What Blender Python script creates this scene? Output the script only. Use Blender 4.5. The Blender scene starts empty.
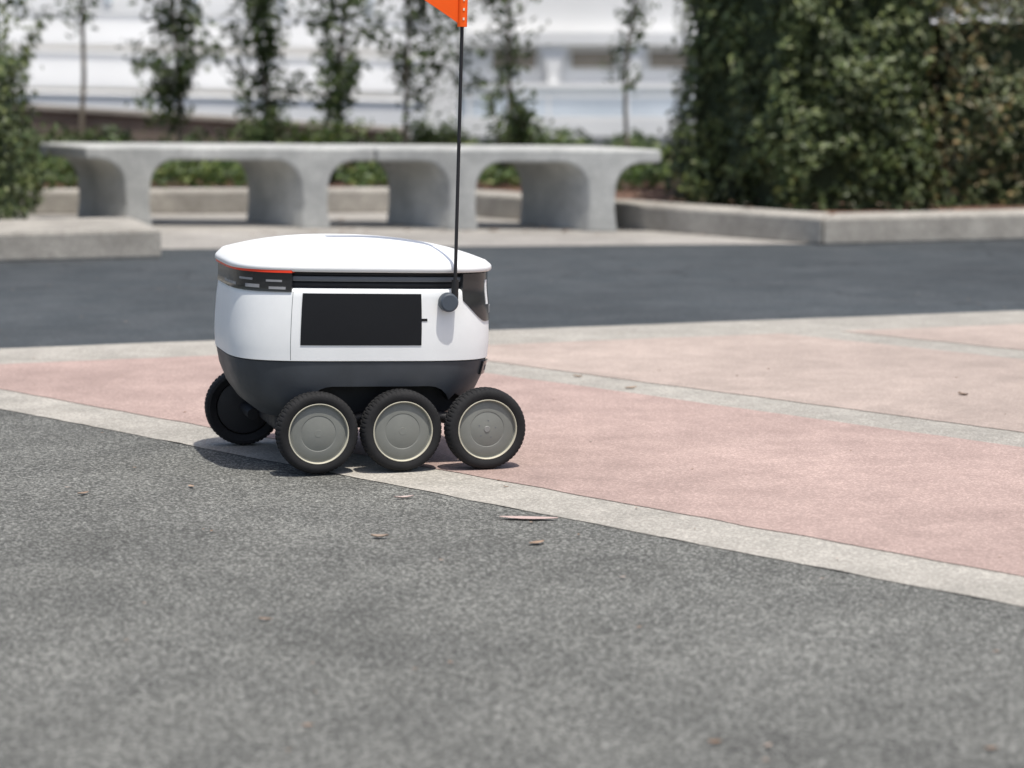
import bpy, bmesh, math, random
from mathutils import Vector, Matrix, noise
random.seed(7)
R=math.radians
scene=bpy.context.scene
scene.view_settings.view_transform='Standard'
scene.view_settings.look='None'
scene.view_settings.exposure=0

# ------------------------------------------------------------ materials
def new_mat(name):
    m=bpy.data.materials.new(name); m.use_nodes=True
    nt=m.node_tree; b=nt.nodes['Principled BSDF']
    return m,nt,b
def mathn(nt,op,a,b=None):
    n=nt.nodes.new('ShaderNodeMath'); n.operation=op
    for i,v in enumerate((a,b)):
        if v is None: continue
        if isinstance(v,(int,float)): n.inputs[i].default_value=v
        else: nt.links.new(v,n.inputs[i])
    return n.outputs[0]
def maprange(nt,v,a,b,c,d):
    n=nt.nodes.new('ShaderNodeMapRange')
    nt.links.new(v,n.inputs[0])
    for i,x in enumerate((a,b,c,d)): n.inputs[i+1].default_value=x
    return n.outputs[0]
def noisen(nt,co,scale,detail=3,rough=.55):
    n=nt.nodes.new('ShaderNodeTexNoise'); n.inputs['Scale'].default_value=scale
    n.inputs['Detail'].default_value=detail; n.inputs['Roughness'].default_value=rough
    nt.links.new(co,n.inputs['Vector']); return n.outputs['Fac']
def surf(name,c1,c2,nscale=6,rough=.8,specks=(),patches=(),bump=0,bscale=60,spec=.3,cracks=0,stains=0):
    """procedural mineral surface: two colours, speckles, large patches"""
    m,nt,b=new_mat(name)
    co=nt.nodes.new('ShaderNodeNewGeometry').outputs['Position']
    f=noisen(nt,co,nscale,2)
    f=maprange(nt,f,.35,.65,0,1)
    mx=nt.nodes.new('ShaderNodeMix'); mx.data_type='RGBA'
    nt.links.new(f,mx.inputs['Factor'])
    mx.inputs['A'].default_value=(*c1,1); mx.inputs['B'].default_value=(*c2,1)
    vs=[]
    for (sc,lo,hi) in specks:
        v=nt.nodes.new('ShaderNodeTexVoronoi'); v.inputs['Scale'].default_value=sc
        nt.links.new(co,v.inputs['Vector'])
        s=nt.nodes.new('ShaderNodeSeparateColor'); nt.links.new(v.outputs['Color'],s.inputs[0])
        p=mathn(nt,'POWER',s.outputs[0],2.2)
        vs.append(maprange(nt,p,0,1,lo,hi))
    for (sc,lo,hi) in patches:
        vs.append(maprange(nt,noisen(nt,co,sc,2),.3,.7,lo,hi))
    if stains:
        vs.append(maprange(nt,noisen(nt,co,1.7,1),.60,.72,1,stains))
    if cracks:
        v=nt.nodes.new('ShaderNodeTexVoronoi'); v.feature='DISTANCE_TO_EDGE'
        v.inputs['Scale'].default_value=cracks
        nz=nt.nodes.new('ShaderNodeTexNoise'); nz.inputs['Scale'].default_value=3; nt.links.new(co,nz.inputs['Vector'])
        va=nt.nodes.new('ShaderNodeVectorMath'); va.operation='MULTIPLY_ADD'
        nt.links.new(nz.outputs['Color'],va.inputs[0]); va.inputs[1].default_value=(.5,.5,.5)
        nt.links.new(co,va.inputs[2]); nt.links.new(va.outputs[0],v.inputs['Vector'])
        vs.append(maprange(nt,v.outputs['Distance'],0,.008,.66,1))
    out=mx.outputs['Result']
    for v in vs:
        sc=nt.nodes.new('ShaderNodeVectorMath'); sc.operation='SCALE'
        nt.links.new(out,sc.inputs[0]); nt.links.new(v,sc.inputs['Scale']); out=sc.outputs[0]
    nt.links.new(out,b.inputs['Base Color'])
    b.inputs['Roughness'].default_value=rough
    b.inputs['Specular IOR Level'].default_value=spec
    if bump:
        bn=nt.nodes.new('ShaderNodeBump'); bn.inputs['Strength'].default_value=bump
        bn.inputs['Distance'].default_value=.004
        nt.links.new(noisen(nt,co,bscale,1,.7),bn.inputs['Height'])
        nt.links.new(bn.outputs[0],b.inputs['Normal'])
    return m
def leafmat(name,ca,cb,cc,rough=.5,trans=.25):
    m,nt,b=new_mat(name)
    g=nt.nodes.new('ShaderNodeNewGeometry')
    r=nt.nodes.new('ShaderNodeValToRGB')
    r.color_ramp.elements[0].color=(*ca,1); r.color_ramp.elements[1].color=(*cc,1)
    e=r.color_ramp.elements.new(.6); e.color=(*cb,1)
    nt.links.new(g.outputs['Random Per Island'],r.inputs[0])
    f=maprange(nt,noisen(nt,g.outputs['Position'],4,2),.3,.7,.6,1.4)
    sc=nt.nodes.new('ShaderNodeVectorMath'); sc.operation='SCALE'
    nt.links.new(r.outputs[0],sc.inputs[0]); nt.links.new(f,sc.inputs['Scale'])
    nt.links.new(sc.outputs[0],b.inputs['Base Color'])
    b.inputs['Roughness'].default_value=rough
    if trans:
        tr=nt.nodes.new('ShaderNodeBsdfTranslucent'); nt.links.new(sc.outputs[0],tr.inputs[0])
        ms=nt.nodes.new('ShaderNodeMixShader'); ms.inputs[0].default_value=trans
        out=nt.nodes['Material Output']
        nt.links.new(b.outputs[0],ms.inputs[1]); nt.links.new(tr.outputs[0],ms.inputs[2])
        nt.links.new(ms.outputs[0],out.inputs[0])
    return m

M_fore=surf('worn_asphalt',(.140,.141,.130),(.166,.167,.153),5,.9,specks=((230,.46,1.98),(500,.75,1.4)),patches=((.7,.86,1.12),(3.0,.93,1.07)),bump=.6,bscale=260,stains=.84)
M_dark=surf('dark_asphalt',(.050,.058,.063),(.064,.071,.076),4,.85,specks=((120,.8,1.3),),patches=((.6,.83,1.16),(2.5,.92,1.1)),bump=.5,bscale=120,cracks=.45)
M_conc=surf('exposed_concrete',(.365,.345,.305),(.425,.40,.355),7,.9,specks=((220,.74,1.23),),patches=((1.2,.88,1.08),(8,.94,1.06)),bump=.5,bscale=160)
M_pink=surf('pink_concrete',(.385,.285,.252),(.44,.328,.29),6,.9,specks=((230,.78,1.2),),patches=((1.0,.88,1.1),(9,.94,1.06)),bump=.4,bscale=160,stains=.92)
M_tan=surf('tan_concrete',(.395,.325,.283),(.455,.372,.325),6,.9,specks=((230,.82,1.16),),patches=((1.0,.88,1.08),(9,.94,1.05)),bump=.4,bscale=160)
M_pad=surf('paving_concrete',(.30,.285,.26),(.38,.36,.33),3,.9,specks=((90,.85,1.15),),patches=((.9,.8,1.12),),bump=.4)
M_kerb=surf('kerb_concrete',(.33,.31,.275),(.43,.405,.36),5,.9,specks=((110,.85,1.12),),patches=((1.5,.8,1.1),(11,.9,1.06)),bump=.5)
M_bench=surf('cast_concrete',(.43,.435,.42),(.54,.545,.52),5,.85,specks=((110,.88,1.1),),patches=((2,.78,1.1),(14,.92,1.05)),bump=.5)
M_soil=surf('soil_mulch',(.12,.07,.05),(.22,.13,.09),14,.95,specks=((40,.5,1.5),),bump=1,bscale=40)
M_bark=surf('bark',(.16,.13,.10),(.26,.22,.17),20,.9,bump=.8,bscale=60)
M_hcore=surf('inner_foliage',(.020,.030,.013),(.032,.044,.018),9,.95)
M_wallw=surf('white_stucco',(.80,.80,.79),(.85,.85,.84),1.2,.85,patches=((.7,.95,1.02),),bump=.2)
M_wallb=surf('pale_blue_panel',(.58,.64,.69),(.66,.71,.75),1.5,.8,patches=((.8,.9,1.05),))
M_brown=surf('brown_wall',(.13,.11,.09),(.22,.185,.155),2.5,.9,patches=((1.5,.75,1.15),),bump=.4)
M_glass=surf('window_tint',(.28,.24,.19),(.36,.31,.25),3,.25,spec=.6)

def plastic(name,c,rough=.35,coat=0,dirt=.04,spec=.5,bump=0):
    m,nt,b=new_mat(name)
    co=nt.nodes.new('ShaderNodeTexCoord').outputs['Object']
    f=maprange(nt,noisen(nt,co,9,5,.65),.3,.7,1-dirt,1+dirt*.4)
    rgb=nt.nodes.new('ShaderNodeRGB'); rgb.outputs[0].default_value=(*c,1)
    sc=nt.nodes.new('ShaderNodeVectorMath'); sc.operation='SCALE'
    nt.links.new(rgb.outputs[0],sc.inputs[0]); nt.links.new(f,sc.inputs['Scale'])
    nt.links.new(sc.outputs[0],b.inputs['Base Color'])
    fr=maprange(nt,noisen(nt,co,25,4,.7),.3,.7,max(rough-.06,.02),rough+.1)
    nt.links.new(fr,b.inputs['Roughness'])
    b.inputs['Coat Weight'].default_value=coat; b.inputs['Coat Roughness'].default_value=.15
    b.inputs['Specular IOR Level'].default_value=spec
    if bump:
        bn=nt.nodes.new('ShaderNodeBump'); bn.inputs['Strength'].default_value=bump; bn.inputs['Distance'].default_value=.001
        nt.links.new(noisen(nt,co,300,3,.7),bn.inputs['Height']); nt.links.new(bn.outputs[0],b.inputs['Normal'])
    return m
P_white=plastic('white_shell',(.83,.845,.84),.4,.12,.05)
P_hull=plastic('grey_hull',(.055,.063,.073),.5,0,.25)
P_black=plastic('black_plastic',(.012,.012,.014),.55,0,.2)
P_gloss=plastic('smoked_lens',(.02,.021,.023),.12,.4,.1)
P_panel=plastic('black_panel',(.008,.009,.011),.6,0,.1,.25)
P_tire=plastic('tyre_rubber',(.020,.020,.021),.8,0,.5,.3,.4)
P_hub=plastic('hub_grey',(.190,.196,.178),.6,0,.2)
P_ring=plastic('rim_ring',(.55,.52,.41),.5,0,.15)
P_red=plastic('red_light_strip',(.92,.05,.012),.35,.2,.05)
P_lens=plastic('lamp_reflector',(.30,.305,.32),.15,.5,.3)
P_slate=plastic('slate_knob',(.06,.075,.095),.5,0,.1)
P_steel=plastic('bolt_metal',(.22,.22,.21),.5,0,.1)
P_grey=plastic('grey_trim',(.13,.14,.15),.5,0,.1)
P_flag=plastic('orange_flag',(.95,.12,.012),.7,0,.06,.2)
P_yel=plastic('reflector_white',(.8,.72,.55),.4,0,.05)
L_hedge=leafmat('hedge_leaves',(.042,.062,.018),(.072,.100,.028),(.15,.175,.055),trans=0)
L_hedge2=leafmat('hedge_leaves_reddish',(.040,.054,.017),(.070,.088,.026),(.19,.13,.052),trans=0)
L_tree=leafmat('sapling_leaves',(.042,.068,.025),(.072,.105,.035),(.14,.18,.06),trans=.3)
L_cover=leafmat('ground_cover_leaves',(.04,.07,.02),(.075,.125,.03),(.18,.22,.06),trans=.3)
L_dead=leafmat('dead_leaves',(.2,.12,.07),(.36,.26,.19),(.5,.43,.38),.8,0)
L_pinkleaf=leafmat('pale_leaf',(.38,.28,.26),(.42,.32,.29),(.44,.35,.32),.8,0)

# ------------------------------------------------------------ helpers
def mesh_obj(name,verts,faces,mats,midx=None,smooth=False,parent=None):
    me=bpy.data.meshes.new(name); me.from_pydata(verts,[],faces); me.update()
    for m in (mats if isinstance(mats,(list,tuple)) else [mats]): me.materials.append(m)
    if midx: me.polygons.foreach_set('material_index',midx)
    if smooth: me.polygons.foreach_set('use_smooth',[True]*len(me.polygons))
    o=bpy.data.objects.new(name,me); scene.collection.objects.link(o)
    if parent: o.parent=parent
    return o
def fixn(o):
    bm=bmesh.new(); bm.from_mesh(o.data); bmesh.ops.recalc_face_normals(bm,faces=bm.faces); bm.to_mesh(o.data); bm.free()
def empty(name,loc=(0,0,0),parent=None):
    e=bpy.data.objects.new(name,None); scene.collection.objects.link(e); e.location=loc
    e.empty_display_size=.2
    if parent: e.parent=parent
    return e
def rough_edge(pts,step=.04,amp=.004):
    out=[]
    n=len(pts)
    for i in range(n):
        a=Vector(pts[i]); b=Vector(pts[(i+1)%n]); L=(b-a).length
        if L>60: k=1
        else: k=max(1,min(int(L/step),330))
        d=(b-a)/max(L,1e-6); nn=Vector((-d.y,d.x))
        for j in range(k):
            p=a+(b-a)*j/k
            if j: p=p+nn*(noise.noise(Vector((p.x*9,p.y*9,i*3.3)))+.6*noise.noise(Vector((p.x*2,p.y*2,i*3.3))))*amp*2
            out.append((p.x,p.y))
    return out
def sheet(name,pts,z,mat,jit=True):
    if jit: pts=rough_edge(pts)
    n=len(pts)
    o=mesh_obj(name,[(p[0],p[1],z) for p in pts],[tuple(range(n))],mat)
    if o.data.polygons[0].normal.z<0: o.data.flip_normals()
    return o
def prism(name,pts,z0,z1,mat,bev=.012,parent=None):
    n=len(pts)
    vs=[(p[0],p[1],z0) for p in pts]+[(p[0],p[1],z1) for p in pts]
    fs=[tuple(range(n))[::-1],tuple(range(n,2*n))]+[(i,(i+1)%n,n+(i+1)%n,n+i) for i in range(n)]
    o=mesh_obj(name,vs,fs,mat,parent=parent); fixn(o)
    if bev:
        m=o.modifiers.new('b','BEVEL'); m.width=bev; m.segments=2; m.limit_method='ANGLE'
    return o
def box(name,x0,x1,y0,y1,z0,z1,mat,parent=None,bev=0):
    return prism(name,[(x0,y0),(x1,y0),(x1,y1),(x0,y1)],z0,z1,mat,bev,parent)

# ------------------------------------------------------------ ground
A=Vector((-1.422,6.645)); d1=Vector((.694,-.720)); n1=Vector((.720,.694))
B=Vector((-1.71,8.02)); d2=Vector((.9506,.3104)); n2=Vector((-.3104,.9506))
def QR(q,r):
    a1,b1,c1=n1.x,n1.y,q+A.dot(n1); a2,b2,c2=n2.x,n2.y,r+B.dot(n2)
    D=a1*b2-a2*b1
    return Vector(((c1*b2-c2*b1)/D,(a1*c2-a2*c1)/D))
g=sheet('ground',[(-150,-60),(150,-60),(150,300),(-150,300)],-.006,M_dark,False)
fa=[A-d1*25,A+d1*25,A+d1*25-n1*30,A-d1*25-n1*30]
sheet('asphalt_pavement',[tuple(p) for p in fa],-.0030,M_fore)
I=QR(0,0)
sheet('concrete_plaza',[tuple(I),tuple(I+d1*14),tuple(QR(14,0)+d1*6),tuple(QR(14,0))],-.0015,M_conc)
for k in range(7):
    q0=.21+k*1.475; q1=q0+1.27
    a=QR(q0,-.42); b=QR(q1,-.42)
    sheet('paving_panel' ,[tuple(a),tuple(a+d1*(13)),tuple(b+d1*(13)),tuple(b)],0,M_pink if k in(0,3,5) else M_tan)
sheet('bench_pavement',[(-9,11.4),(-1.764,12.15),(1.62,12.5),(-.5,15.1),(-9,15.1)],-.003,M_pad)

E=Vector((-1.687,11.63))
kb=empty('concrete_kerb')
prism('kerb_slab',[tuple(E),tuple(E+n2*.85),tuple(E+n2*.85-d2*9),tuple(E-d2*9)],-.012,.14,M_kerb,.02,kb)
def kerb_run(pts,w,z1,par):
    P=[Vector(p) for p in pts]; off=[]
    for i,p in enumerate(P):
        ns=[]
        if i>0: d=(P[i]-P[i-1]).normalized(); ns.append(Vector((-d.y,d.x)))
        if i<len(P)-1: d=(P[i+1]-P[i]).normalized(); ns.append(Vector((-d.y,d.x)))
        nn=sum(ns,Vector((0,0))).normalized(); off.append(p+nn*(w/nn.dot(ns[0])))
    for i in range(len(P)-1):
        L=(P[i+1]-P[i]).length; k=max(1,int(L/1.6))
        for j in range(k):
            t0=j/k; t1=(j+1)/k-.006/L*1.0
            prism('kerb_stone',[tuple(P[i].lerp(P[i+1],t0)),tuple(P[i].lerp(P[i+1],t1)),tuple(off[i].lerp(off[i+1],t1)),tuple(off[i].lerp(off[i+1],t0))],-.012,z1,M_kerb,.018,par)
    return off
kb2=empty('planter_kerb')
kp=[(-9,14.3),(-.56,14.95),(1.60,12.42),(11.1,15.5)]
koff=kerb_run(kp,.28,.14,kb2)
sheet('planting_bed',[tuple(p) for p in koff]+[(11,22),(-9,22)],.10,M_soil,False)

# ------------------------------------------------------------ foliage
class Cloud:
    def __init__(s): s.v=[]; s.f=[]; s.m=[]
    def leaf(s,p,nrm,size,mi=0,asp=.55):
        n=Vector(nrm)+Vector((random.gauss(0,.55),random.gauss(0,.55),random.gauss(0,.55)))
        if n.length<1e-3: n=Vector((0,0,1))
        n.normalize()
        t=n.orthogonal().normalized(); a=random.uniform(0,6.283)
        u=t*math.cos(a)+n.cross(t)*math.sin(a); w=n.cross(u)
        L=size*random.uniform(.6,1.3); i=len(s.v); p=Vector(p)
        s.v+= [tuple(p-u*L*.5),tuple(p+w*L*asp*.5+n*L*.08),tuple(p+u*L*.5),tuple(p-w*L*asp*.5+n*L*.08)]
        s.f.append((i,i+1,i+2,i+3)); s.m.append(mi)
    def tube(s,pts,rads,mi,seg=6):
        base=len(s.v)
        for p,r in zip(pts,rads):
            for k in range(seg):
                a=6.2832*k/seg; s.v.append((p.x+r*math.cos(a),p.y+r*math.sin(a),p.z))
        for i in range(len(pts)-1):
            for k in range(seg):
                a=base+i*seg+k; b=base+i*seg+(k+1)%seg
                s.f.append((a,b,b+seg,a+seg)); s.m.append(mi)
    def obj(s,name,mats): return mesh_obj(name,s.v,s.f,mats,s.m)
def inside(p,poly):
    c=False; n=len(poly)
    for i in range(n):
        a=poly[i]; b=poly[(i+1)%n]
        if (a[1]>p[1])!=(b[1]>p[1]) and p[0]<(b[0]-a[0])*(p[1]-a[1])/(b[1]-a[1])+a[0]: c=not c
    return c
def hedge(poly,z0,H,n,mat,size=.05,seed=1,rough=.10):
    random.seed(seed); c=Cloud()
    cx=sum(p[0] for p in poly)/len(poly); cy=sum(p[1] for p in poly)/len(poly)
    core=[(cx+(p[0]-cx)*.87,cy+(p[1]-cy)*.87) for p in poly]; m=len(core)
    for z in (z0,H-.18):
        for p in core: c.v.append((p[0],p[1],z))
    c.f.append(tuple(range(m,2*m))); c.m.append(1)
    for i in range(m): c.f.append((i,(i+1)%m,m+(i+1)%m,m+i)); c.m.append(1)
    edges=[(Vector(poly[i]),Vector(poly[(i+1)%len(poly)])) for i in range(len(poly))]
    per=[(b-a).length*(H-z0) for a,b in edges]
    # the face towards the back (far side) needs fewer leaves
    per=[w*(.35 if (a.y+b.y)/2>cy+.3 else 1.25) for w,(a,b) in zip(per,edges)]
    xs=[p[0] for p in poly]; ys=[p[1] for p in poly]
    ta=(max(xs)-min(xs))*(max(ys)-min(ys))*.5
    tot=sum(per)+ta
    for _ in range(n):
        r=random.uniform(0,tot)
        if r<ta:
            while True:
                p=(random.uniform(min(xs),max(xs)),random.uniform(min(ys),max(ys)))
                if inside(p,poly): break
            q=Vector((p[0],p[1],H)); nr=Vector((0,0,1))
        else:
            r-=ta; i=0
            while i<len(per)-1 and r>per[i]: r-=per[i]; i+=1
            a,b=edges[i]; d=(b-a).normalized(); nr=Vector((d.y,-d.x,0))
            if nr.dot(Vector((a.x-cx,a.y-cy,0)))<0: nr=-nr
            p=a.lerp(b,random.random()); q=Vector((p.x,p.y,random.uniform(z0,H)))
        ds=noise.noise(q*2.3+Vector((seed,0,0)))*rough*1.5+noise.noise(q*6.5)*rough*1.0+noise.noise(q*17)*.05
        top=max(0,(q.z-(H-.25))/.25)
        ds-=top*top*.08 if nr.z<.5 else 0
        dd=random.expovariate(1/.035)
        if noise.noise(q*6+Vector((9,seed,3)))<-.33: dd+=.08
        q=q+nr*(ds-dd)
        c.leaf(q,nr+Vector((0,0,.7)),size,0)
        if random.random()<.012:
            q2=q+nr*random.uniform(.03,.10)+Vector((0,0,random.uniform(0,.1)))
            for _k in range(4): c.leaf(q2+Vector((random.gauss(0,.03),)*3),nr,size,0)
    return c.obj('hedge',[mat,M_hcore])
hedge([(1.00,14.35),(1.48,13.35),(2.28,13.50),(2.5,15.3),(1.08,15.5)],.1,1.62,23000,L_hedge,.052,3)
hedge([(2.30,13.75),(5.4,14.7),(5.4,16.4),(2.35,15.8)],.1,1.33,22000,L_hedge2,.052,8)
hedge([(-3.9,12.0),(-2.58,12.45),(-2.64,13.3),(-3.9,13.2)],.13,.95,7500,L_hedge,.05,5)
hedge([(-5.2,13.3),(-2.80,13.7),(-2.82,14.2),(-5.2,14.2)],.0,1.7,9500,L_hedge,.05,6)

def tree(x,y,h,z_lo,rad,nleaf,seed,lean=0,tr=.022):
    random.seed(seed); c=Cloud()
    n=12; pts=[]
    for i in range(n+1):
        t=i/n
        pts.append(Vector((x+lean*t+.09*noise.noise(Vector((t*3,seed,0))),y+.09*noise.noise(Vector((t*3,seed,9))),.08+h*t)))
    c.tube(pts,[tr*(1-.75*i/n) for i in range(n+1)],1,7)
    nb=int(34*h/3); tips=[]
    for bi in range(nb):
        t=(z_lo/h)+(.98-z_lo/h)*((bi+random.random())/nb); k=min(int(t*n),n-1); p=pts[k].lerp(pts[k+1],t*n-k)
        a=random.uniform(0,6.283); L=rad*random.uniform(.45,1.3)*(1.05-.45*t)
        d=Vector((math.cos(a),math.sin(a),random.uniform(.3,1.3))).normalized()
        q=p+d*L; mid=p+d*L*.5+Vector((0,0,-.02))
        c.tube([p,mid,q],[tr*.28,tr*.2,tr*.08],1,4)
        tips.append((p,q,L))
    for _ in range(nleaf):
        p,q,L=random.choice(tips)
        s=p.lerp(q,random.uniform(.05,1.1))+Vector((random.gauss(0,.05),random.gauss(0,.05),random.gauss(0,.06)))
        c.leaf(s,(0,0,.6),.068,0,.5)
    return c.obj('sapling_tree',[L_tree,M_bark])
tree(-3.02,17.0,2.9,1.0,.28,600,11,.10,.02)
tree(-2.36,17.0,3.2,.36,.40,4200,12,.03,.018)
tree(-1.78,17.2,3.2,.28,.42,4300,13,-.03,.018)
tree(-1.20,16.8,3.1,.30,.44,3600,14,.10,.018)
tree(-.80,17.3,3.0,.40,.52,2700,15,.18,.018)
tree(-.06,17.0,3.1,.5,.34,1300,16,.10,.018)
tree(.82,17.1,3.0,.6,.2,800,17,.0,.016)
tree(-3.75,17.2,3.1,.5,.4,2000,18,-.05)
random.seed(21); c=Cloud()
for _ in range(23000):
    x=random.uniform(-4.8,1.6); y=random.uniform(15.35,18.6)
    if x>-.45 and y<14.95-(x+.56)*1.17+.6: continue
    h=.10+.26*max(0,noise.noise(Vector((x*1.3,y*1.1,2))))+.16*max(0,noise.noise(Vector((x*4,y*4,5))))+(.08 if y>17.4 else 0)
    if noise.noise(Vector((x*2.1,y*2.1,7)))<-.25: continue
    c.leaf((x,y,.1+h*math.sqrt(random.random())),(0,-.2,1),.07,0,.5)
c.obj('ground_cover',[L_cover])
def shrub(x,y,r,h,n,seed,mat=L_tree):
    random.seed(seed); c=Cloud()
    stems=[]
    for i in range(16):
        a=random.uniform(0,6.28); b=Vector((x,y,.1)); e=Vector((x+r*math.cos(a)*random.uniform(.2,1),y+r*math.sin(a)*random.uniform(.2,1),.1+h*random.uniform(.6,1.05)))
        m=b.lerp(e,.5)+Vector((0,0,.06)); c.tube([b,m,e],[.008,.006,.003],1,4); stems.append((b,m,e))
    for _ in range(n):
        b,m,e=random.choice(stems); t=random.uniform(.3,1.05)
        p=(b.lerp(m,t*2) if t<.5 else m.lerp(e,t*2-1))+Vector((random.gauss(0,.04),random.gauss(0,.04),random.gauss(0,.04)))
        c.leaf(p,(0,0,.8),.065,0,.5)
    return c.obj('shrub',[mat,M_bark])
shrub(-.02,16.2,.25,.55,700,31); shrub(-1.25,16.3,.3,.4,700,32,L_cover); shrub(-3.1,16.4,.4,.4,900,33); shrub(1.15,15.2,.22,.3,500,34)
shrub(.55,15.9,.25,.18,350,35,L_hedge2); shrub(-.6,18.2,.4,.35,700,37); shrub(-1.75,16.9,.3,.45,800,38)

# ------------------------------------------------------------ benches
def bench(x0,x1,l1,l2):
    H=.45; t=.075; yf=lambda X:13.72-(X+2.055)*.15
    lw=.15; Rr=.15
    out=[(x0,H),(x1,H),(x1,H-t)]
    def quarter(cx,cz,a0,a1,R=Rr,n=8): return [(cx+R*math.cos(a0+(a1-a0)*i/n),cz+R*math.sin(a0+(a1-a0)*i/n)) for i in range(n+1)]
    def leg(s):
        r=s+lw/2; l=s-lw/2
        p=quarter(r+Rr,H-t-Rr,math.pi/2,math.pi)
        p+=[(r-.005,.12),(r+.01,-.008),(l-.01,-.008),(l+.005,.12)]
        p+=quarter(l-Rr,H-t-Rr,0,math.pi/2)
        return p
    for s in (l2,l1): out+=leg(s)
    out+=[(x0,H-t)]
    w=Vector((-.38,.60)); n=len(out)
    vs=[(a,yf(a),z) for a,z in out]+[(a+w.x,yf(a)+w.y,z) for a,z in out]
    fs=[tuple(range(n)),tuple(range(n,2*n))[::-1]]+[(i,i+n,(i+1)%n+n,(i+1)%n) for i in range(n)]
    o=mesh_obj('concrete_bench',vs,fs,M_bench); fixn(o)
    m=o.modifiers.new('b','BEVEL'); m.width=.014; m.segments=2; m.limit_method='ANGLE'; m.angle_limit=R(40)
bench(-2.42,-.765,-2.12,-1.10)
bench(-.75,.82,-.27,.50)

# ------------------------------------------------------------ buildings
wb=empty('white_building')
box('main_wall',-16,-.6,26.6,27.2,-.01,7,M_wallw,wb)
for i,(z0,z1,yy) in enumerate(((-.01,.62,24.6),(.70,1.04,25.2),(1.14,1.46,25.8))):
    n=[(-12,z0),(-.9,z0-(0 if i==0 else .12)),(-.9,z1-.16),(-12,z1+.1)]
    vs=[(a,yy,z) for a,z in n]+[(a,yy+.45,z) for a,z in n]
    o=mesh_obj('ramp_parapet',vs,[(0,1,2,3),(7,6,5,4),(0,4,5,1),(1,5,6,2),(2,6,7,3),(3,7,4,0)],M_wallw,parent=wb); fixn(o)
    vs=[(-12,yy-.02,n[3][1]+.003),(-.88,yy-.02,n[2][1]+.003),(-.88,yy-.02,n[2][1]+.03),(-12,yy-.02,n[3][1]+.03)]
    vs+=[(a,b+.49,z) for a,b,z in vs]
    o=mesh_obj('parapet_cap',vs,[(0,1,2,3),(7,6,5,4),(0,4,5,1),(1,5,6,2),(2,6,7,3),(3,7,4,0)],M_wallw,parent=wb); fixn(o)
for i in range(12):
    x=-12+i*.95
    box('slab_rib',x,x+.05,26.5,26.597,1.5,7,M_wallb,wb)
box('side_wall',-.6,16,29.0,29.5,-.01,7,M_wallw,wb)
for i in range(14):
    x=-.22+i*.93
    box('window_pane',x,x+.50,28.965,28.997,.80,.98,M_glass,wb)
    vs=[]; cx=x+.71
    pf=[(.06,.62),(.075,.78),(.12,.92),(.2,1.06)]
    for yy in (28.85,28.96):
        for hw,z in pf: vs.append((cx-hw,yy,z))
        for hw,z in reversed(pf): vs.append((cx+hw,yy,z))
    n=8
    o=mesh_obj('flared_column',vs,[tuple(range(n)),tuple(range(2*n-1,n-1,-1))]+[(i2,i2+n,(i2+1)%n+n,(i2+1)%n) for i2 in range(n)],M_wallw,parent=wb); fixn(o)
box('window_ledge',-.6,16,28.8,28.962,.55,.62,M_wallw,wb)
box('blue_band',-.6,16,28.9,28.997,.22,.545,M_wallb,wb)
box('upper_beam',-.6,16,28.8,28.962,1.065,1.2,M_wallw,wb)
box('base_plinth',-.6,16,28.6,28.89,-.01,.21,M_wallw,wb)
for i in range(8):
    box('upper_window',.2+i*2,1.5+i*2,28.96,28.996,2.4,3.8,M_glass,wb)
rl=empty('metal_railing')
for i in range(9):
    x=-.5+i*.9
    box('post',x,x+.035,27.6,27.635,-.01,.46,M_wallw,rl)
box('rail',-.6,7,27.595,27.640,.463,.50,M_wallw,rl)
box('rail_low',-.6,7,27.605,27.63,.25,.27,M_wallb,rl)
rw=empty('retaining_wall')
def sl(name,x0,x1,y0,y1,za,zb,zc,zd,dy,mat,par):
    vs=[(x0,y0,za),(x1,y1,zb),(x1,y1,zc),(x0,y0,zd)]; vs+=[(a,b+dy,c2) for a,b,c2 in vs]
    o=mesh_obj(name,vs,[(0,1,2,3),(7,6,5,4),(0,4,5,1),(1,5,6,2),(2,6,7,3),(3,7,4,0)],mat,parent=par); fixn(o)
sl('wall_body',-7.0,-.9,20.6,21.2,-.01,-.01,.28,.68,.3,M_brown,rw)
sl('coping',-7.0,-.9,20.56,21.16,.684,.284,.32,.72,.38,M_kerb,rw)

# ------------------------------------------------------------ robot
PSI=16
rob=empty('delivery_robot',(-.403,5.85,0)); rob.rotation_euler=(0,0,R(PSI))
bod=empty('body',(0,0,0),rob); bod.rotation_euler=(0,R(1.9),0)
prof=[ # z,a,b,n
 (.100,.14,.10,2.8),(.104,.185,.145,3),(.118,.232,.182,3.2),(.145,.268,.207,3.5),(.18,.293,.222,3.8),(.22,.309,.231,4.0),(.262,.3165,.2355,4.2),
 (.30,.319,.237,4.2),(.34,.318,.237,4.2),(.39,.315,.235,4.2),(.43,.310,.232,4.2),(.485,.310,.232,4.2)]
def pr(z):
    if z<=prof[0][0]: return prof[0][1:]
    for p,q in zip(prof,prof[1:]):
        if z<=q[0]:
            t=(z-p[0])/(q[0]-p[0]); return tuple(p[i]+(q[i]-p[i])*t for i in (1,2,3))
    return prof[-1][1:]
def sep(t,a,b,n):
    c,s=math.cos(t),math.sin(t)
    return (a*math.copysign(abs(c)**(2/n),c), b*math.copysign(abs(s)**(2/n),s))
NSEG=144
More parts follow.
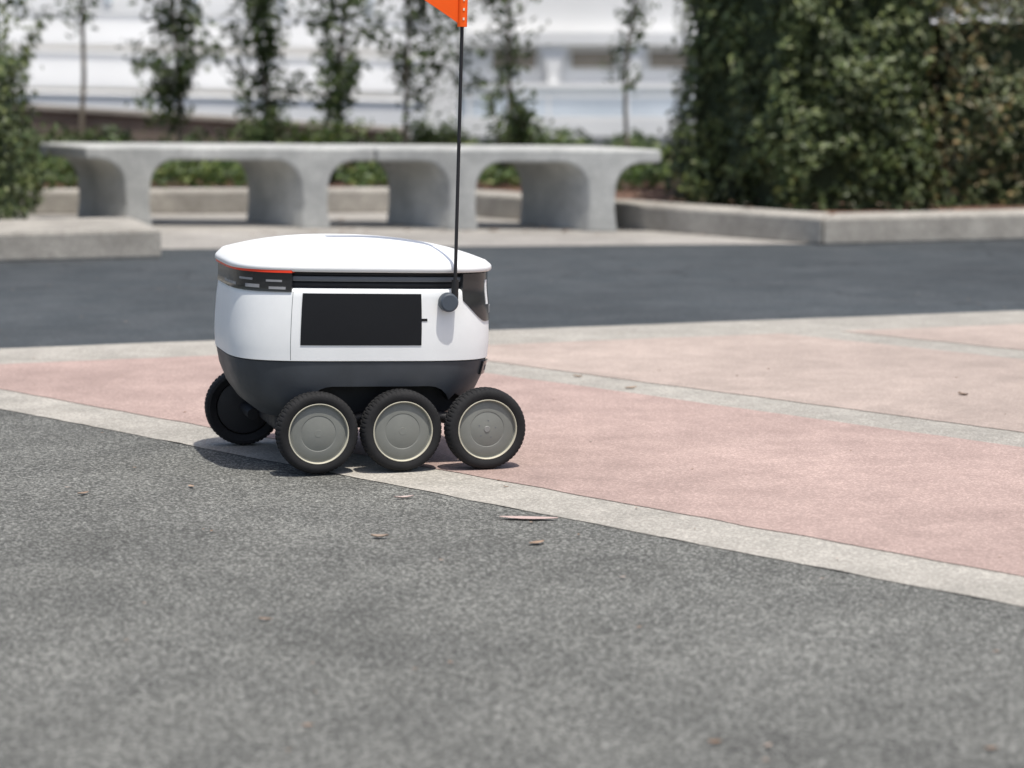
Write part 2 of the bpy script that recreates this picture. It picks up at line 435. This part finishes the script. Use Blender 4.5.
def loft(name,levels,mat,cap0=True,cap1=True,cxs=None):
    vs=[];fs=[]
    for i,(z,a,b,n) in enumerate(levels):
        for k in range(NSEG):
            x,y=sep(2*math.pi*k/NSEG,a,b,n); vs.append((x+(cxs[i] if cxs else 0),y,z))
    for i in range(len(levels)-1):
        for k in range(NSEG):
            k2=(k+1)%NSEG; fs.append((i*NSEG+k,i*NSEG+k2,(i+1)*NSEG+k2,(i+1)*NSEG+k))
    if cap0: fs.append(tuple(range(NSEG))[::-1])
    if cap1: fs.append(tuple(range((len(levels)-1)*NSEG,len(levels)*NSEG)))
    return mesh_obj(name,vs,fs,mat,smooth=True,parent=bod)
def L(z,o=0): a,b,n=pr(z); return (z,a+o,b+o,n)
hull=loft('lower_hull',[L(z,-.002) for z in (.100,.104,.11,.118,.13,.145,.162,.18,.2,.22,.24,.258)]+[L(.2595,-.004)],P_hull)
def cutter(sgn):
    x0,x1,z0,z1,r=-.150,.40,-.05,.200,.06
    prof2=[(x0-.02,z0),(x1,z0),(x1,.165),(.24,.165),(.215,.18)]
    for i in range(5):
        a=(.25+.75*i/4)*math.pi/2; prof2.append((.205-r+r*math.cos(a),z1-r+r*math.sin(a)))
    for i in range(7):
        a=math.pi/2+i/6*math.pi/2; prof2.append((x0+r+r*math.cos(a),z1-r+r*math.sin(a)))
    n=len(prof2); vs=[(x,sgn*.15,z) for x,z in prof2]+[(x,sgn*.4,z) for x,z in prof2]
    fs=[tuple(range(n)),tuple(range(n,2*n))[::-1]]+[(i,i+n,(i+1)%n+n,(i+1)%n) for i in range(n)]
    o=mesh_obj('cut',vs,fs,P_black,parent=bod); fixn(o); return o
hull.data.materials.append(P_black)
cs=[cutter(-1),cutter(1)]
for cobj in cs:
    cobj.data.materials.clear(); cobj.data.materials.append(P_hull); cobj.data.materials.append(P_black)
    cobj.data.polygons.foreach_set('material_index',[1]*len(cobj.data.polygons))
    m=hull.modifiers.new('cut','BOOLEAN'); m.operation='DIFFERENCE'; m.object=cobj; m.solver='EXACT'
bpy.context.view_layer.update()
dg=bpy.context.evaluated_depsgraph_get()
me=bpy.data.meshes.new_from_object(hull.evaluated_get(dg)); hull.modifiers.clear(); hull.data=me
for cobj in cs: bpy.data.objects.remove(cobj)
def sharp(o,ang=35):
    bm=bmesh.new(); bm.from_mesh(o.data)
    for e in bm.edges:
        if len(e.link_faces)==2 and e.calc_face_angle(0)>R(ang): e.smooth=False
    for f in bm.faces: f.smooth=True
    bm.to_mesh(o.data); bm.free()
sharp(hull)
shell=loft('white_shell',[L(.2605,-.004),L(.262,.0)]+[L(z) for z in (.27,.285,.30,.32,.34,.365,.39,.41,.424)]+[L(.4285,-.002),L(.431,-.006)],P_white)
sharp(shell,50)
loft('seal_band',[L(.4315,-.012),L(.447,-.012)],P_black)
loft('trim_band',[L(.4475,-.006),L(.4495,-.005),L(.4575,-.005),L(.459,-.007)],P_grey)
loft('upper_band',[L(.4595,-.011),L(.4685,-.011)],P_black)
la,lb,ln=.316,.236,4.2
rim=[(.469,-.008),(.470,.000),(.474,.004),(.481,.004),(.4850,.0015)]
vs=[];fs=[]
for z,o_ in rim:
    for k in range(NSEG):
        x,y=sep(2*math.pi*k/NSEG,la+o_,lb+o_,ln); vs.append((x,y,z))
def dome(x,y):
    xs_=x/la+.10*(1-(x/la)**2); ys_=y/lb
    f=max(0,(1-abs(xs_)**2.2))*max(0,(1-abs(ys_)**2.2))
    return .4865+.0545*(f**.72)
NR=34
for i in range(1,NR):
    s=1-(i/NR)
    for k in range(NSEG):
        x,y=sep(2*math.pi*k/NSEG,la*s,lb*s,2.0+2.2*s**1.5); vs.append((x,y,dome(x,y)))
nl=len(rim)+NR-1
for i in range(nl-1):
    for k in range(NSEG):
        k2=(k+1)%NSEG; fs.append((i*NSEG+k,i*NSEG+k2,(i+1)*NSEG+k2,(i+1)*NSEG+k))
fs.append(tuple(range(NSEG))[::-1]); fs.append(tuple(range((nl-1)*NSEG,nl*NSEG)))
lid=mesh_obj('lid',vs,fs,P_white,smooth=True,parent=bod); sharp(lid,60)
def tx(x,z,side=-1):
    a,b,n=pr(z); c=math.copysign(min(abs(x)/a,1)**(n/2),x); return side*math.acos(c)
def patch(name,t0,t1,z0,z1,off,mat,nt_=24,nz=4,th=.004,zslope=0,zs2=None):
    vs=[];fs=[]
    def P(t,z,o):
        a,b,n=pr(z); x,y=sep(t,a+o,b+o,n); return (x,y,z)
    def Z(i,j):
        u=i/nt_
        if zs2:
            lo=z0+zs2(u); return lo+(z1-lo)*j/nz
        return z0+(z1-z0)*j/nz+zslope*u
    for o_ in (off,off-th):
        for j in range(nz+1):
            for i in range(nt_+1):
                vs.append(P(t0+(t1-t0)*i/nt_,Z(i,j),o_))
    N=(nt_+1)*(nz+1); W=nt_+1
    for j in range(nz):
        for i in range(nt_):
            a=j*W+i; fs.append((a,a+1,a+1+W,a+W)); fs.append((N+a,N+a+W,N+a+1+W,N+a+1))
    for i in range(nt_):
        fs.append((i,N+i,N+i+1,i+1)); a=nz*W+i; fs.append((a,a+1,N+a+1,N+a))
    for j in range(nz):
        a=j*W; fs.append((a,a+W,N+a+W,N+a)); a=j*W+nt_; fs.append((a,N+a,N+a+W,a+W))
    o=mesh_obj(name,vs,fs,mat,parent=bod); fixn(o); sharp(o,30); return o
patch('black_panel',tx(-.168,.36),tx(.118,.36),.299,.420,.0015,P_panel,40,6,.003)
patch('panel_tape',tx(.1175,.36),tx(.132,.36),.356,.362,.0012,P_panel,4,2,.002)
t_l=tx(-.190,.44)
t_far=-2*math.pi-t_l
patch('light_housing',t_l,t_far,.4225,.4665,.0028,P_gloss,90,6,.013)
patch('red_strip',t_l+.006,t_far-.006,.4670,.4800,.0076,P_red,90,2,.02)
for a0,a1,zz0,zz1 in ((.06,.26,.428,.434),(.10,.30,.445,.450),(.40,.66,.430,.438),(.52,.80,.447,.452),(.9,1.2,.431,.437)):
    patch('head_lamp',t_l-a0,t_l-a1,zz0,zz1,.0037,P_lens,10,3,.002)
patch('panel_seam',tx(-.192,.35),tx(-.1908,.35),.264,.4225,.0003,P_grey,2,12,.002)
patch('sensor_bay',tx(.222,.40),.35,.352,.4675,.0022,P_gloss,70,8,.012,zs2=lambda u:.052*max(0,1-u/.30)**1.6)
patch('sensor_pillar',tx(.286,.40),tx(.2925,.40),.392,.45,.0036,P_white,4,4,.003)
patch('sensor_lens',tx(.297,.40),-.25,.37,.387,.0036,P_lens,10,3,.003)
patch('rear_marker',tx(.285,.25),-.28,.222,.254,.0030,P_gloss,16,3,.006)
patch('marker_lamp',tx(.297,.25),-.5,.230,.244,.0045,P_lens,8,3,.004)
def lathe(name,profile,mat,seg=64,parent=None,mod=None,loc=(0,0,0)):
    vs=[];fs=[];n=len(profile)
    for k in range(seg):
        a=2*math.pi*k/seg
        for j,(r,y) in enumerate(profile):
            rr=r+(mod(k,j,r,y) if mod else 0)
            vs.append((rr*math.cos(a),y,rr*math.sin(a)))
    for k in range(seg):
        k2=(k+1)%seg
        for j in range(n-1): fs.append((k*n+j,k*n+j+1,k2*n+j+1,k2*n+j))
    o=mesh_obj(name,vs,fs,mat,parent=parent); o.location=loc
    bm=bmesh.new(); bm.from_mesh(o.data); bmesh.ops.remove_doubles(bm,verts=bm.verts,dist=1e-5); bmesh.ops.recalc_face_normals(bm,faces=bm.faces); bm.to_mesh(o.data); bm.free()
    sharp(o,28); return o
def wheel(x,y,sgn,rot=0,yaw=0,bolt=False):
    w=empty('wheel',(x,y,.0965),rob)
    w.rotation_euler=(0,rot,(0 if sgn<0 else math.pi)+yaw)
    def tread(k,j,r,y):
        if r<.0945: return 0
        ph=(k+(2 if y>0 else 0))%4
        return -.0018 if ph<1 else 0
    tp=[(.069,-.022),(.0735,-.0275),(.080,-.0300),(.087,-.0295),(.0915,-.0270),(.0945,-.0225),(.0960,-.017),(.0968,-.010),(.0968,-.0025),(.0945,-.002),(.0945,.002),(.0968,.0025),(.0968,.010),(.0960,.017),(.0945,.0225),(.0915,.0270),(.085,.0295),(.069,.022)]
    lathe('tyre',tp,P_tire,216,w,tread)
    lathe('rim_ring',[(.0684,-.020),(.0690,-.0268),(.0704,-.0278),(.0717,-.0272),(.0723,-.020)],P_ring,72,w)
    lathe('hub',[(0,-.0208),(.039,-.0208),(.0400,-.0203),(.0412,-.0203),(.0422,-.0211),(.062,-.0206),(.0650,-.0190),(.0684,-.0192)],P_hub,72,w)
    lathe('hub_back',[(.0665,-.0188),(.066,.018),(.050,.021),(.02,.024),(0,.024)],P_black,48,w)
    if bolt:
        lathe('hub_bolt',[(0,-.0225),(.0065,-.0225),(.0075,-.0215),(.0075,-.019)],P_steel,24,w)
        for i in range(5):
            a=i*2*math.pi/5+.3
            lathe('stud',[(0,-.0214),(.0016,-.0214),(.0018,-.0195)],P_grey,10,w,loc=(.021*math.cos(a),0,.021*math.sin(a)))
    else:
        lathe('hub_cap',[(0,-.0213),(.0085,-.0213),(.0092,-.0200)],P_hub,24,w)
    return w
xs=[-.122,.076,.275]; xf=[-.215,-.03,.2]; ysn=[-.226,-.243,-.268]
for i,x in enumerate(xs): wheel(x,ysn[i],-1,rot=i*.7,bolt=(i==2))
for i,x in enumerate(xf): wheel(x,.243,1,rot=i*.5+.2,yaw=R(-6) if i==0 else 0)
def bar(name,a,b,r,mat,parent):
    a=Vector(a); b=Vector(b); d=b-a
    bm=bmesh.new(); bmesh.ops.create_cone(bm,cap_ends=True,segments=20,radius1=r,radius2=r,depth=d.length)
    me=bpy.data.meshes.new(name); bm.to_mesh(me); bm.free(); me.materials.append(mat)
    o=bpy.data.objects.new(name,me); scene.collection.objects.link(o); o.parent=parent
    o.matrix_local=Matrix.Translation((a+b)/2)@d.to_track_quat('Z','Y').to_matrix().to_4x4()
    sharp(o,40); return o
for s,xx in ((-1,xs),(1,xf)):
    for x in xx: bar('axle',(x,s*.10,.0965),(x,s*.225,.0965),.014,P_black,rob)
    bar('rocker_arm',(xx[0],s*.18,.0965),(xx[1],s*.18,.1365),.014,P_black,rob)
    bar('rocker_arm',(xx[1],s*.18,.1365),(xx[2],s*.18,.0965),.014,P_black,rob)
    bar('rocker_pivot',(xx[1],s*.08,.1365),(xx[1],s*.185,.1365),.02,P_black,rob)
box('underbody',-.2,.2,-.12,.12,.085,.13,P_black,rob,.01)
kx,kz=.180,.402
ky=-(pr(kz)[1]*(1-(kx/pr(kz)[0])**4.2)**(1/4.2))
k=lathe('mast_knob',[(0,-.030),(.018,-.030),(.0215,-.028),(.0225,-.024),(.0225,-.006),(.019,-.003),(.019,.006)],P_slate,40,bod,loc=(kx,ky,kz))
m0=Vector((kx+.014,ky-.020,kz+.008)); m1=Vector((kx+.0155,ky-.008,1.42))
bar('mast_socket',m0,m0.lerp(m1,.045),.0085,P_black,bod)
bar('mast',m0,m1,.0042,P_black,bod)
def mast_at(z): return m0.lerp(m1,(z-m0.z)/(m1.z-m0.z))
vs=[];fs=[];nu,nv=14,14
zb,zt=1.050,1.36
for s in (0,1):
    for i in range(nu+1):
        u=i/nu
        for j in range(nv+1):
            v=j/nv
            zlo=zb+u*(.155); zhi=zt-u*(.10)
            z=zlo+(zhi-zlo)*v; p=mast_at(z)
            vs.append((p.x-.006-u*.235,p.y+.016*math.sin(u*5+v)*u+(.0012 if s else -.0012),z-.02*u*u))
W=nv+1; N=(nu+1)*W
for s in (0,1):
    for i in range(nu):
        for j in range(nv):
            a=s*N+i*W+j; fs.append((a,a+1,a+W+1,a+W))
o=mesh_obj('pennant',vs,fs,P_flag,smooth=True,parent=bod)
bar('pennant_sleeve',mast_at(1.045),mast_at(1.36),.0115,P_flag,bod)
for i in range(8):
    z=1.060+i*.022; p=mast_at(z); box('reflector',p.x-.002,p.x+.002,p.y-.0128,p.y-.0110,z,z+.006,P_yel,bod)

# ------------------------------------------------------------ leaf litter
random.seed(77); c=Cloud()
def litter(x,y,s,asp=.5,rot=None,mi=0,lift=.006,cu=None):
    a=random.uniform(0,6.28) if rot is None else rot
    i=len(c.v); n=5; cu=s*random.uniform(.08,.22) if cu is None else cu
    for j in range(n+1):
        t=j/n; w=math.sin(math.pi*(.06+.88*t))*s*asp*.5; l=(t-.5)*s
        for k,sg in enumerate((-1,0,1)):
            lx=l; ly=w*sg; z=lift+cu*(abs(sg)*.5+ (t-.5)**2*1.5)
            c.v.append((x+lx*math.cos(a)-ly*math.sin(a),y+lx*math.sin(a)+ly*math.cos(a),z))
    for j in range(n):
        for k in range(2):
            q=i+j*3+k; c.f.append((q,q+1,q+4,q+3)); c.m.append(mi)
spots=[(-.73,5.42,.024),(-.96,5.33,.028),(.05,4.78,.038),(-.27,4.84,.036),
 (-.43,4.12,.026),(.29,3.36,.020),(-.10,3.82,.013),(.68,3.33,.020),(.35,7.05,.04),(.2,7.3,.03),(1.3,6.9,.04),(-.62,4.9,.012),(1.02,3.9,.018),(-.3,3.45,.016)]
for sp in spots: litter(sp[0],sp[1],sp[2],random.uniform(.35,.6),lift=.0005)
litter(.035,5.04,.125,.24,-.12,1,.0,.004)
litter(-.24,5.28,.045,.3,.3,1,.0,.006)
for _ in range(200):
    x=random.uniform(-2.2,2.2); y=random.uniform(3.0,11.5)
    litter(x,y,random.uniform(.005,.014),.6,lift=.001)
for _ in range(220):
    x=random.uniform(-1.4,2.4); y=random.uniform(13.0,15.6)
    if x<-.5 and random.random()<.6: continue
    litter(x,y,random.uniform(.03,.06),.5,lift=.002 if y<14.95-(x+.56)*1.17 else .145)
c.obj('leaf_litter',[L_dead,L_pinkleaf])

# ------------------------------------------------------------ light
el=R(72); hx,hy=.50,-.866; hl=math.hypot(hx,hy); hx/=hl; hy/=hl
S=Vector((math.cos(el)*hx,math.cos(el)*hy,math.sin(el)))
sun=bpy.data.lights.new('sun','SUN'); sun.energy=4.2; sun.angle=R(.53); sun.color=(1,.955,.88)
so=bpy.data.objects.new('sun',sun); scene.collection.objects.link(so)
so.rotation_euler=S.to_track_quat('Z','Y').to_euler(); so.location=(3,-3,10)
w=bpy.data.worlds.new('World'); scene.world=w; w.use_nodes=True
nt=w.node_tree; bg=nt.nodes['Background']; sky=nt.nodes.new('ShaderNodeTexSky')
sky.sky_type='NISHITA'; sky.sun_disc=False; sky.sun_elevation=el; sky.sun_rotation=math.atan2(hx,hy)
sky.air_density=1.0; sky.dust_density=3.0
nt.links.new(sky.outputs[0],bg.inputs[0]); bg.inputs[1].default_value=.15

# ------------------------------------------------------------ camera
cam=bpy.data.cameras.new('camera'); co=bpy.data.objects.new('camera',cam); scene.collection.objects.link(co)
co.location=(0,0,.98); co.rotation_euler=(R(90-7.82),0,0)
cam.lens=85; cam.sensor_width=36; cam.clip_end=1000; cam.clip_start=.05
cam.dof.use_dof=True; cam.dof.focus_distance=5.62; cam.dof.aperture_fstop=3.1
scene.camera=co
